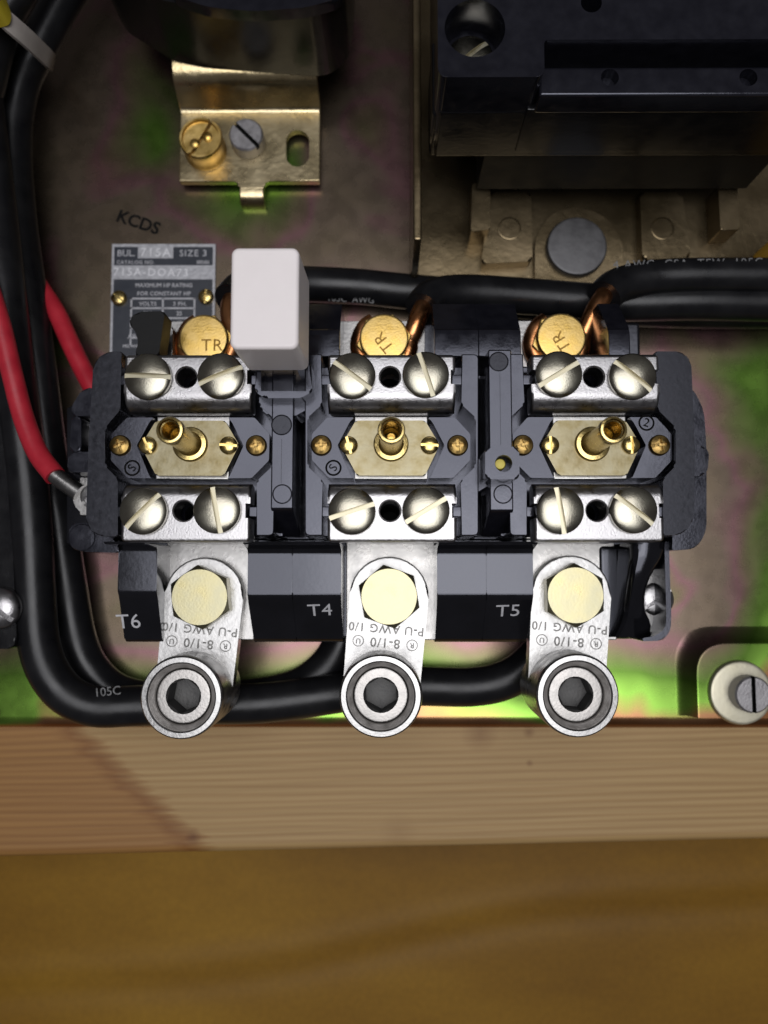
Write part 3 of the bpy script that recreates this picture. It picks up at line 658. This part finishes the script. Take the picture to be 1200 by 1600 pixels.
# ================================================================== LUGS
def lug(k, label, hexrot):
    pb = [(313, 933), (608, 932), (898, 930)][k]; pr = [(283, 1090), (595, 1088), (903, 1087)][k]
    B = Vector(P(*pb, 38)); Rg = Vector(P(*pr, 47)); ax = (Rg - B); Lg = ax.length; ax.normalize(); sd = Vector((-ax.y, ax.x))
    t = thing('cable_lug', label, 'cable lug', (B.x, B.y, 29.7), 'cable lugs bolted to the relay')
    rp = 10.3; out = []
    for i in range(17):
        a = math.pi * i / 16; v = B + sd * math.cos(a) * rp - ax * math.sin(a) * rp; out.append((v.x, v.y))
    for i in range(17):
        a = math.pi * i / 16; v = Rg - sd * math.cos(a) * (rp - .4) + ax * math.sin(a) * (rp - .4) - ax * .3; out.append((v.x, v.y))
    pad = part('tongue', prism(out, 29.7, 34.2, .55, 2), 'alu', t)
    c = (Rg.x, Rg.y); pr_ = [(0, 22), (9.6, 22), (10.1, 22.6), (10.15, 45.6), (9.95, 46.6), (9.6, 46.95), (8.5, 47.0), (8.25, 46.8)]
    z = 46.0
    pr_ += [(8.25, 34), (0, 34)]
    bar = part('barrel', lathe(pr_, 56, c), 'alu', t, 30)
    tw = [(8.2, 46.75)]
    for q in range(5): tw += [(8.12 - q * .2, 46.6 - q * .36), (7.86 - q * .2, 46.48 - q * .36)]
    part('threaded_bore', lathe(tw + [(6.85, 44.6), (6.85, 40)], 48, c), 'bore', bar, 20)
    me = finish(lathe([(0, 36), (6.75, 36), (6.75, 44.2), (6.5, 44.6), (6.2, 44.7), (0, 44.7)], 44), 'set_screw', 35, 'alu_dark')
    me = cut(me, [finish(prism(ngon(4.35, 6, (0, 0), .35), 37.6, 50, 0), 'c', 0, 'alu_dark'), finish(lathe([(0, 36.7), (3.7, 37.7), (3.7, 38), (0, 38)], 24), 'c', 0, 'alu_dark'),
                  finish(lathe([(3.6, 44.0), (4.9, 45.2), (0, 45.2), (0, 44.0)], 24), 'c', 0, 'alu_dark')], 'socket_shade')
    add('set_screw', me, bar, (c[0], c[1], 0), (0, .2, .6)[k])
    # hex bolt
    bb = bmesh.new(); bb.free()
    a0 = R(hexrot); hx = prism(ngon(8.25, 6, (0, 0), 0), 34.3, 39.0, 0)
    me = finish(hx, 'hex_bolt', 30, 'zinc_yellow')
    # chamfer the corners with a cone
    big = finish(lathe([(30, 30), (30, 50), (0.01, 50), (0.01, 39.2), (6.7, 39.2), (9.2, 37.75), (9.2, 30), (30, 30)], 48), 'c', 0, 'zinc_yellow')
    me = cut(me, [big], None, 25)
    bolt = add('hex_bolt', me, t, (B.x, B.y, 0), a0)
    # stamped characters read from the barrel side
    ang = math.atan2(sd.y, sd.x)
    if math.cos(ang) > 0: ang += math.pi
    nrm = Vector((math.cos(ang), math.sin(ang)))
    def st(s, d, along, size):
        q = B + ax * d + nrm * along
        add('stamped_letters', text_mesh(s, size, 'engraved', .02, 1.1, .05), pad, (q.x, q.y, 34.23), ang)
    st('8-1/0', 12.0, 0, 3.4); st('P-U AWG 1/0', 8.4, 0, 3.1)
    for s, al in (('R', -7.0), ('U', 7.0)):
        st(s, 12.1, al, 1.9)
        q = B + ax * 12.1 + nrm * al; bm = bmesh.new(); n = 24
        for i in range(n):
            t0, t1 = 2 * math.pi * i / n, 2 * math.pi * (i + 1) / n
            bm.faces.new([bm.verts.new((q.x + r * math.cos(tt), q.y + r * math.sin(tt), 34.24)) for r, tt in ((1.25, t0), (1.5, t0), (1.5, t1), (1.25, t1))])
        part('stamped_ring', bm, 'engraved', pad)
    return t
lug(0, 'aluminium cable lug bolted beside the marking T6', 96)
lug(1, 'aluminium cable lug bolted between the markings T4 and T5', 100)
lug(2, 'aluminium cable lug bolted beside the curved black end guard', 91)

# ================================================================== CABLES
def cable(name, label, px, r, mt='pvc', group=None, cat='cable', pull=None):
    pts = [P3(a, b, z) for a, b, z in px]
    o = thing(name, label, cat, tuple(pts[0]), group)
    s = part('sheath', tube(pts, r, 24), mt, o, 60)
    return o, s, pts
def on_cable(parent, s, px, py, z, hpx, rot, mt='print_dim', sp=1.0): return ptext(s, px, py, z, hpx, mt, parent, R(rot), sp)
# bundle on the side of the panel and along its lower edge
c1, s1, _ = cable('power_cable', 'thick black cable curving round beneath all three lugs', [(-75, -60, 24), (-40, 60, 24), (-22, 200, 24), (-6, 330, 24), (8, 460, 24), (24, 590, 23), (40, 720, 22), (50, 840, 22), (54, 920, 21), (60, 1000, 20), (76, 1050, 19), (106, 1086, 18), (150, 1104, 17), (210, 1103, 16), (300, 1100, 15), (400, 1099, 14), (480, 1090, 13), (570, 1077, 11), (650, 1072, 9), (740, 1073, 8), (795, 1060, 8), (835, 1030, 8), (868, 985, 8), (890, 930, 8)], 5.6, group='cables along the panel edge')
c2, s2, _ = cable('power_cable', 'black cable passing under the cable tie and bending up between two lugs', [(150, -80, 14), (105, -14, 14), (60, 72, 14), (30, 140, 13), (20, 225, 12), (28, 345, 11), (42, 450, 11), (56, 560, 11), (72, 690, 10), (88, 800, 9), (103, 900, 8), (121, 1000, 7), (145, 1050, 6), (185, 1083, 6), (250, 1096, 6), (330, 1095, 6), (410, 1088, 6), (470, 1072, 6), (512, 1040, 6), (535, 1000, 6), (550, 940, 6)], 5.5, group='cables along the panel edge')
c3, s3, _ = cable('power_cable', 'black cable hidden behind the red wire with the tie around it', [(70, -90, 30), (30, -20, 30), (0, 40, 28), (-20, 120, 26), (-40, 220, 18), (-45, 330, 14), (-35, 470, 14), (-10, 600, 13), (5, 720, 11), (12, 830, 8), (40, 930, 7), (60, 1000, 6), (92, 1058, 5.6)], 5.4, group='cables along the panel edge')
on_cable(s1, '105C', 168, 1081, 21.2, 14, 6)
# cables to the wire bolts
cA, sA, _ = cable('power_cable', 'black cable running furthest back to the bolt behind the white button', [(1330, 486, 7), (1200, 486, 7), (1060, 485, 6), (900, 478, 6), (760, 466, 6), (640, 456, 6), (560, 448, 6.5), (475, 444, 9), (420, 444, 14), (380, 452, 19), (362, 470, 23)], 5.3, group='cables feeding the wire bolts')
cB, sB, _ = cable('power_cable', 'black cable bending down to the middle bolt marked TR', [(1330, 476, 17), (1200, 474, 17), (1080, 472, 17), (980, 474, 16), (910, 470, 16), (820, 463, 17), (740, 458, 19), (695, 460, 21), (671, 468, 23), (660, 482, 25)], 5.2, group='cables feeding the wire bolts')
cC, sC, _ = cable('power_cable', 'black cable with pale print bending down to the bolt beside the relay end frame', [(1330, 431, 21), (1200, 431, 21), (1090, 431, 21), (1020, 434, 21), (975, 443, 22), (956, 452, 23.5), (944, 464, 25)], 5.0, group='cables feeding the wire bolts')
def conductor(parent, k, start):
    c = TRC[k]; z = 27.0; pts = [P3(*q) for q in start]
    for a in (8, -15, -45, -90, -140, 180, 140, 115): pts.append(Vector((c[0] + 6.9 * math.cos(R(a)), c[1] + 6.9 * math.sin(R(a)), 27.4 + (.2 if a < 0 else 0))))
    part('conductor', tube(pts, 2.55, 18, step=.8), 'copper', parent, 60)
conductor(cA, 0, [(362, 468, 23), (358, 486, 25)])
conductor(cB, 1, [(664, 474, 24), (655, 492, 28), (647, 515, 28.5)])
conductor(cC, 2, [(946, 458, 24.5), (938, 470, 27.5), (927, 490, 28.5)])
on_cable(sC, '4 AWG  CSA  TEW  105C', 1075, 412, 25.2, 13, 1, sp=1.15)
on_cable(sA, '105C  AWG', 548, 468, 9.2, 10, -3)
# red wires
rA, rs, _ = cable('control_wire', 'red wire crimped into a ring terminal at the relay side', [(-60, 360, 33), (-25, 430, 33), (0, 505, 33), (18, 580, 33), (36, 650, 33), (58, 706, 34), (86, 744, 36)], 2.75, 'red', 'red control wires', 'wire')
q = [P3(84, 741, 36), P3(98, 752, 36), P3(124, 770, 36)]
crimp = part('ring_terminal', tube(q, 2.3, 18, step=1, flat=.85), 'tin', rA, 50)
rc = P(146, 776, 34.6); part('ring', lathe([(2.4, 34.9), (5.0, 34.9), (5.0, 35.7), (2.4, 35.7)], 32, rc), 'tin', crimp)
rB, _, _ = cable('control_wire', 'red wire coming from behind the black cables and passing behind the relay', [(30, 400, 6), (62, 448, 8), (88, 488, 10), (108, 532, 12), (128, 574, 13), (150, 615, 14), (180, 660, 14)], 2.75, 'red', 'red control wires', 'wire')
# cable tie: a strap round the bundle
def tie():
    path = [P3(-30, -2, 20), P3(-14, 10, 37), P3(15, 36, 36.5), P3(45, 62, 30), P3(68, 84, 22), P3(79, 95, 16), P3(82, 99, 6)]
    d = path[5] - path[1]; wdir = Vector((d.y, -d.x, 0)).normalized() * 2.6
    path = spline(path, 1.5); bm = bmesh.new(); rows = []
    for i, p in enumerate(path):
        t = (path[min(i + 1, len(path) - 1)] - path[max(0, i - 1)]).normalized(); nn = t.cross(wdir).normalized() * .55
        rows.append([bm.verts.new(p + s * wdir + u * nn) for s, u in ((1, 1), (-1, 1), (-1, -1), (1, -1))])
    for a, b in zip(rows, rows[1:]):
        for k in range(4): bm.faces.new((a[k], a[(k + 1) % 4], b[(k + 1) % 4], b[k]))
    bm.faces.new(rows[0]); bm.faces.new(rows[-1][::-1])
    o = add('cable_tie', finish(bm, 'cable_tie', 40, 'tie')); tag(o, 'translucent nylon cable tie strapped round the black cable bundle', 'cable tie')
tie()
bm = prism(roundpoly(PP([(-60, -60), (-20, -60), (0, -4), (-4, 12), (-60, 24)], 45), 1.5, 4), 38, 45, 1)
tag(add('yellow_sleeve', finish(bm, 'yellow_sleeve', 40, 'yellow')), 'pale yellow sleeve at the end of the cable tie', 'sleeve')

# ================================================================== NAMEPLATE
tl, tr_, bl = Vector(P(175, 381, .8)), Vector(P(337, 381, .8)), Vector(P(171, 562, .8))
npl = thing('nameplate', 'small dark blue and silver rating plate screwed beside the relay', 'nameplate', (tl.x, bl.y, .05))
ux, uy = (tr_ - tl), (bl - tl)
def nq(u, v): q = tl + ux * u + uy * v; return (q.x, q.y)
part('plate', prism([nq(0, 0), nq(1, 0), nq(1, 1), nq(0, 1)], .05, .85, .1, 1), 'tagsilver', npl)
def nrect(name, u0, v0, u1, v1, mt, z=.90): return part(name, prism([nq(u0, v0), nq(u1, v0), nq(u1, v1), nq(u0, v1)], .8, z, 0), mt, npl, 0)
HP = 181.0
def V(py): return (py - 381) / HP
def U(px): return (px - 175) / 162
nrect('printed_field', U(179), V(386), U(216), V(404), 'tagblue'); nrect('printed_field', U(271), V(386), U(333), V(404), 'tagblue')
nrect('printed_field', U(179), V(404), U(333), V(415), 'tagblue'); nrect('printed_field', U(179), V(437), U(333), V(557), 'tagblue')
for u0, v0, u1, v1 in ((206, 466, 306, 468.5), (206, 466, 208.5, 540), (304, 466, 306.5, 540), (255, 466, 257.5, 540), (206, 481, 306, 483.5), (206, 496.5, 306, 499), (206, 512, 306, 514.5), (206, 527, 306, 529.5)):
    nrect('table_rule', U(u0), V(v0), U(u1), V(v1), 'tagsilver', .94)
na = math.atan2(ux.y, ux.x)
for s, px, py, h, sp in (('BUL.', 197, 396, 10, 1.0), ('SIZE 3', 302, 396, 10, 1.15), ('CATALOG NO.', 212, 410, 5.5, 1.15), ('SERIES', 317, 410, 5.0, 1.0), ('MAXIMUM HP RATING', 256, 446, 6.2, 1.0), ('FOR CONSTANT HP', 256, 459, 6.2, 1.05), ('VOLTS', 231, 475, 6.2, 1.05), ('3 PH.', 281, 475, 6.2, 1.1), ('25', 280, 490, 6.5, 1.0), ('40', 280, 505, 6.5, 1.0), ('50', 280, 521, 6.5, 1.0), ('200', 231, 490, 6.5, 1), ('AB', 206, 526, 7, 1.1), ('MILWAUKEE', 213, 541, 5, 1.1)):
    q = P3(px, py, .95); b = P3(px, py - h, .95)
    add('lettering', text_mesh(s, round((b - q).length / .72, 2), 'tagsilver', .02, sp, .03), npl, q, na)
for s, px, py, h in (('715A', 243, 395, 13), ('715A-DOA73', 236, 426, 12)):
    q = P3(px, py, .9); b = P3(px, py - h, .9)
    add('embossed_lettering', text_mesh(s, round((b - q).length / .72, 2), 'tagbright', .12, 1.25, .02), npl, q, na + R(-1))
for px, py, a in ((186, 466, -40), (322, 464, 85)): add('tag_screw', SC_TAG, npl, P3(px, py, 1.4), R(a))

# ================================================================== CLIP BRACKET AND ITS DEVICE
clip = thing('clip_bracket', 'gold chromate bent clip bracket with a slotted hole and tab', 'bracket', (*P(390, 230, 0), .05))
x0, yf = P(282, 176, 5); x1 = P(500, 176, 5)[0]; yl = P(390, 283, 5)[1]
tx0, tx1 = P(374, 300, 5)[0], P(412, 300, 5)[0]; yt2 = P(390, 320, 3)[1]
outl = roundpoly([(x0, yf), (x0, yl), (tx0 - 1, yl), (tx0 + .0, yl - 1.2), (tx0, yl - 2.4), (tx1, yl - 2.4), (tx1, yl - 1.2), (tx1 + 1, yl), (x1, yl), (x1, yf)], .5, 3)
me = finish(prism(outl, 2.6, 5, .4, 2), 'clip_plate', 35, 'clip')
hp = P(465, 232, 5); st = []
for i in range(13): a = math.pi * i / 12; st.append((hp[0] + 3.6 * math.cos(a), hp[1] + 2.3 + 3.6 * math.sin(a)))
for i in range(13): a = math.pi + math.pi * i / 12; st.append((hp[0] + 3.6 * math.cos(a), hp[1] - 2.3 + 3.6 * math.sin(a)))
me = cut(me, [finish(prism(st, 0, 9, 0), 'c', 0, 'clip')]); add('clip_plate', me, clip)
part('tab', xprofile([(yl - 2.2, 5), (yl - 4.2, 5), (yl - 5.4, 4.4), (yt2, 3), (yt2, .1), (yt2 + 1.6, .1), (yl - 2.2, 2.6)], tx0, tx1, .4), 'clip', clip, 50)
pf = [(yf - .2, 5), (yf + .7, 5.1), (yf + 1.4, 6), (yf + 2.6, 10), (yf + 3.4, 13), (yf + 4.8, 15.2), (yf + 7, 16.6), (yf + 10, 17.2), (yf + 40, 17.2)]
lowp = [(yf + 40, 15), (yf + 10, 15), (yf + 7.6, 14.5), (yf + 6.2, 13), (yf + 5, 9), (yf + 4, 5), (yf + 2.4, 2.8), (yf - .2, 2.6)]
part('bend', xprofile(pf + lowp, x0, x1, .4), 'clip', clip, 60)
part('spacer_foot', box(x0 + 2, x0 + 26, yl + 3, yf - 2, .05, 2.6, 0), 'clip', clip)
part('spacer_foot', box(x0 + 2, x1 - 2, yf + 30, yf + 38, .05, 15, 0), 'clip', clip)
# grounding screw, brass with raised rim
gs = thing('ground_screw', 'tall brass ground screw with raised rim on the clip bracket', 'screw', (*P(320, 235, 5), 5.0))
gc = P(313, 215, 13)
gm = finish(lathe([(0, 5.0), (6.3, 5.0), (6.5, 6.0), (6.1, 7), (6.3, 10), (6.5, 12.4), (6.2, 13.2), (5.6, 13.2), (5.4, 12.2), (0, 12.0)], 40), 'head', 35, 'tr')
gm = cut(gm, [finish(box(-9, 9, -.55, .55, 10.6, 20, 0), 'c', 0, 'brass_dark')], 'brass_dark')
gh = add('head', gm, gs, (gc[0], gc[1], 0), R(60))
for px, py in ((303, 213), (322, 224)):
    q = P(px, py, 12.2); part('boss', lathe([(1.5, 12), (1.5, 12.4), (1.0, 12.8), (0, 12.9)], 16, q), 'tr', gh)
sg = add('slotted_screw', SC_GREY, None, P3(388, 222, 5.62), R(-45)); tag(sg, 'grey slotted screw in the middle of the clip bracket', 'screw')
# coil-like black device above the clip
dev = thing('black_device', 'black moulded device clamped behind the gold clip bracket', 'electrical device', (*P(360, 20, 20), 17.3))
dp = [(168, -120), (174, 4), (190, 28), (262, 72), (310, 82), (400, 90), (500, 97), (520, 90), (544, 66), (552, 10), (556, -120)]
part('housing', prism(roundpoly(PP(dp, 24), 2.0, 4), 17.3, 44, 1.4, 4), 'plastic_dull', dev)
dd = [(262, -120), (268, 0), (330, 20), (400, 26), (480, 20), (536, 4), (545, -120)]
part('cover', prism(roundpoly(PP(dd, 46), 3.0, 5), 43.9, 48, 1.4, 4), 'plastic', dev)

# ================================================================== CONTACTOR
brk = thing('contactor_bracket', 'dull gold chromate mounting bracket under the black contactor', 'bracket', (*P(900, 380, 0), .05))
wx = P(640, 400, 0)[0]; ysb = P(900, 432, 6)[1]; xe = P(1330, 300, 6)[0]; ytop = yt - 8
part('base_plate', box(wx, xe, ysb - 6, ytop, .05, 5, .5), 'chromate_b', brk)
part('side_wall', box(wx, wx + 2.2, ysb - 2, ytop, 5, 38, .6), 'chromate_b', brk)
def emb(poly, z, r, bev, name='pressed_pad', z0=4.9): return part(name, prism(roundpoly(PP(poly, z), r, 5), z0, z, bev, 4), 'chromate_b', brk, 50)
emb([(836, 470), (836, 370), (862, 332), (900, 322), (945, 336), (972, 372), (976, 470)], 8.6, 6, 2.6)
p1 = emb([(766, 300), (830, 300), (832, 408), (752, 412)], 10, 1.5, 3.0); p2 = emb([(1000, 300), (1066, 300), (1080, 402), (1004, 406)], 10, 1.5, 3.0)
for px, py, pp in ((796, 357, p1), (1035, 357, p2)):
    part('pressed_dimple', lathe([(3.6, 9.9), (3.5, 10.15), (3.2, 10.2), (3.05, 10.03), (0, 10.03)], 28, P(px, py, 10)), 'chromate_b', pp)
emb([(738, 286), (766, 286), (766, 358), (736, 362)], 15, .6, 1.6, 'locating_tab'); emb([(1122, 286), (1152, 286), (1156, 358), (1126, 360)], 15, .6, 1.6, 'locating_tab')
c = P(902, 384, 11); part('rivet', lathe([(0, 7), (9.0, 7), (9.0, 10.4), (8.7, 11), (8.2, 11.2), (0, 11.3)], 44, c), 'rivet', brk)

con = thing('contactor', 'large black contactor housing with stepped front edge and round screw well', 'contactor', (*P(950, 150, 20), 5.1))
ZT = 72.0; yw = P(900, 120, ZT)[1]; xa = P(684, 60, ZT)[0]; xb = P(850, 60, ZT)[0]; xe = P(1330, 100, ZT)[0]; ytp = yw + 60
yst = P(900, 62, ZT)[1]
hs = roundpoly([(xa, yw), (xb, yw), (xb, yst), (xe, yst), (xe, ytp), (xa, ytp)], [2.5, 2.2, 1, .1, .1, .5], 5)
me = finish(prism(hs, 40, ZT, 1.3, 4), 'housing', 35, 'plastic')
hc = P(742, 44, ZT); hs2 = P(924, 4, ZT)
me = cut(me, [finish(lathe([(0, 60), (6.9, 60), (6.9, 90), (0, 90)], 44, hc), 'c', 0, 'plastic'), finish(lathe([(0, 63), (2.4, 63), (2.4, 90), (0, 90)], 28, hs2), 'c', 0, 'plastic')], None, 30)
hou = add('housing', me, con)
sc = slotted('well_screw', 5.6, .6, 2.2, 1.2, 1.2, 'zinc', 'zinc_slot'); add('well_screw', sc, hou, (hc[0], hc[1], 60.7), R(40))
# stepped ledge and ridge along the front
yr0, yr1 = P(1000, 151, 66)[1], P(1000, 106, 66)[1]
part('ledge', box(xb - 2, xe, yr0 + .4, yst + 1, 40.02, 60, .5), 'plastic_dull', con)
rid = finish(box(xb - .2, xe, yr0, yr1, 59, 66.5, .7, 3), 'ridge', 35, 'plastic')
cs = [finish(lathe([(0, 63), (2.1, 63), (2.1, 80), (0, 80)], 24, P(px, 123, 66)), 'c', 0, 'plastic') for px in (952, 1168)]
add('ridge', cut(rid, cs), con)
# front wall and lower body
xw = P(668, 200, 45)[0]
part('front_wall', box(xw, xe, yw - 1.2, yw + 20, 38, 64, 1.0, 3) if False else box(xa - .4, xb + 3, yw + .6, yw + 20, 36, 56, 1.0, 3), 'plastic_dull', con)
part('front_wall', box(xa + 1, xe, yr0 + .9, yw + 22, 37, 58.5, .8, 3), 'plastic_dull', con)
xl2 = P(746, 290, 20)[0]
part('lower_body', box(xl2, xe, yr0 + 1.6, yw + 40, 17, 39, .6, 2), 'plastic_flat', con)
part('lower_body', box(xl2 + 12, xe, P(900, 309, 20)[1] + 14, yw + 38, 5.02, 18, .4), 'plastic', con)

# ================================================================== SMALL THINGS AT THE EDGES
cs = thing('corner_screw', 'grey slotted screw through a pale washer on the raised panel foot', 'screw', (*P(1160, 1084, 5), 4.92))
q = P(1160, 1083, 7); part('washer', lathe([(3.5, 4.92), (9.2, 4.92), (9.3, 5.4), (8.9, 6.6), (8.2, 6.9), (3.5, 6.9)], 44, q), 'washer', cs)
q = P3(1168, 1083, 8); add('head', SC_GREY, cs, (q.x, q.y, 7.5), R(90))
eb = thing('terminal_block', 'black terminal block with a domed nickel screw beyond the black cables', 'terminal block', (*P(-30, 900, 0), .05))
part('block', prism(roundpoly(PP([(-120, 640), (18, 640), (20, 860), (26, 1000), (18, 1014), (-120, 1014)], 26), 1, 3), .05, 26, .7), 'plastic_dull', eb)
add('edge_screw', SC_EDGE, eb, P3(2, 950, 26.6), R(-40))
part('screw_pad', box(P(-80, 900, 26)[0], P(-30, 900, 26)[0], P(0, 990, 26)[1], P(0, 900, 26)[1], 25.9, 26.6, .2), 'tin', eb)
bm = prism(roundpoly(PP([(1190, 392), (1200, 376), (1290, 366), (1290, 430), (1192, 430)], 12), 1.5, 4), 5, 26, 1)
tag(add('orange_plug', finish(bm, 'orange_plug', 40, 'orange')), 'small orange-yellow plastic plug above the printed black cable', 'plug')
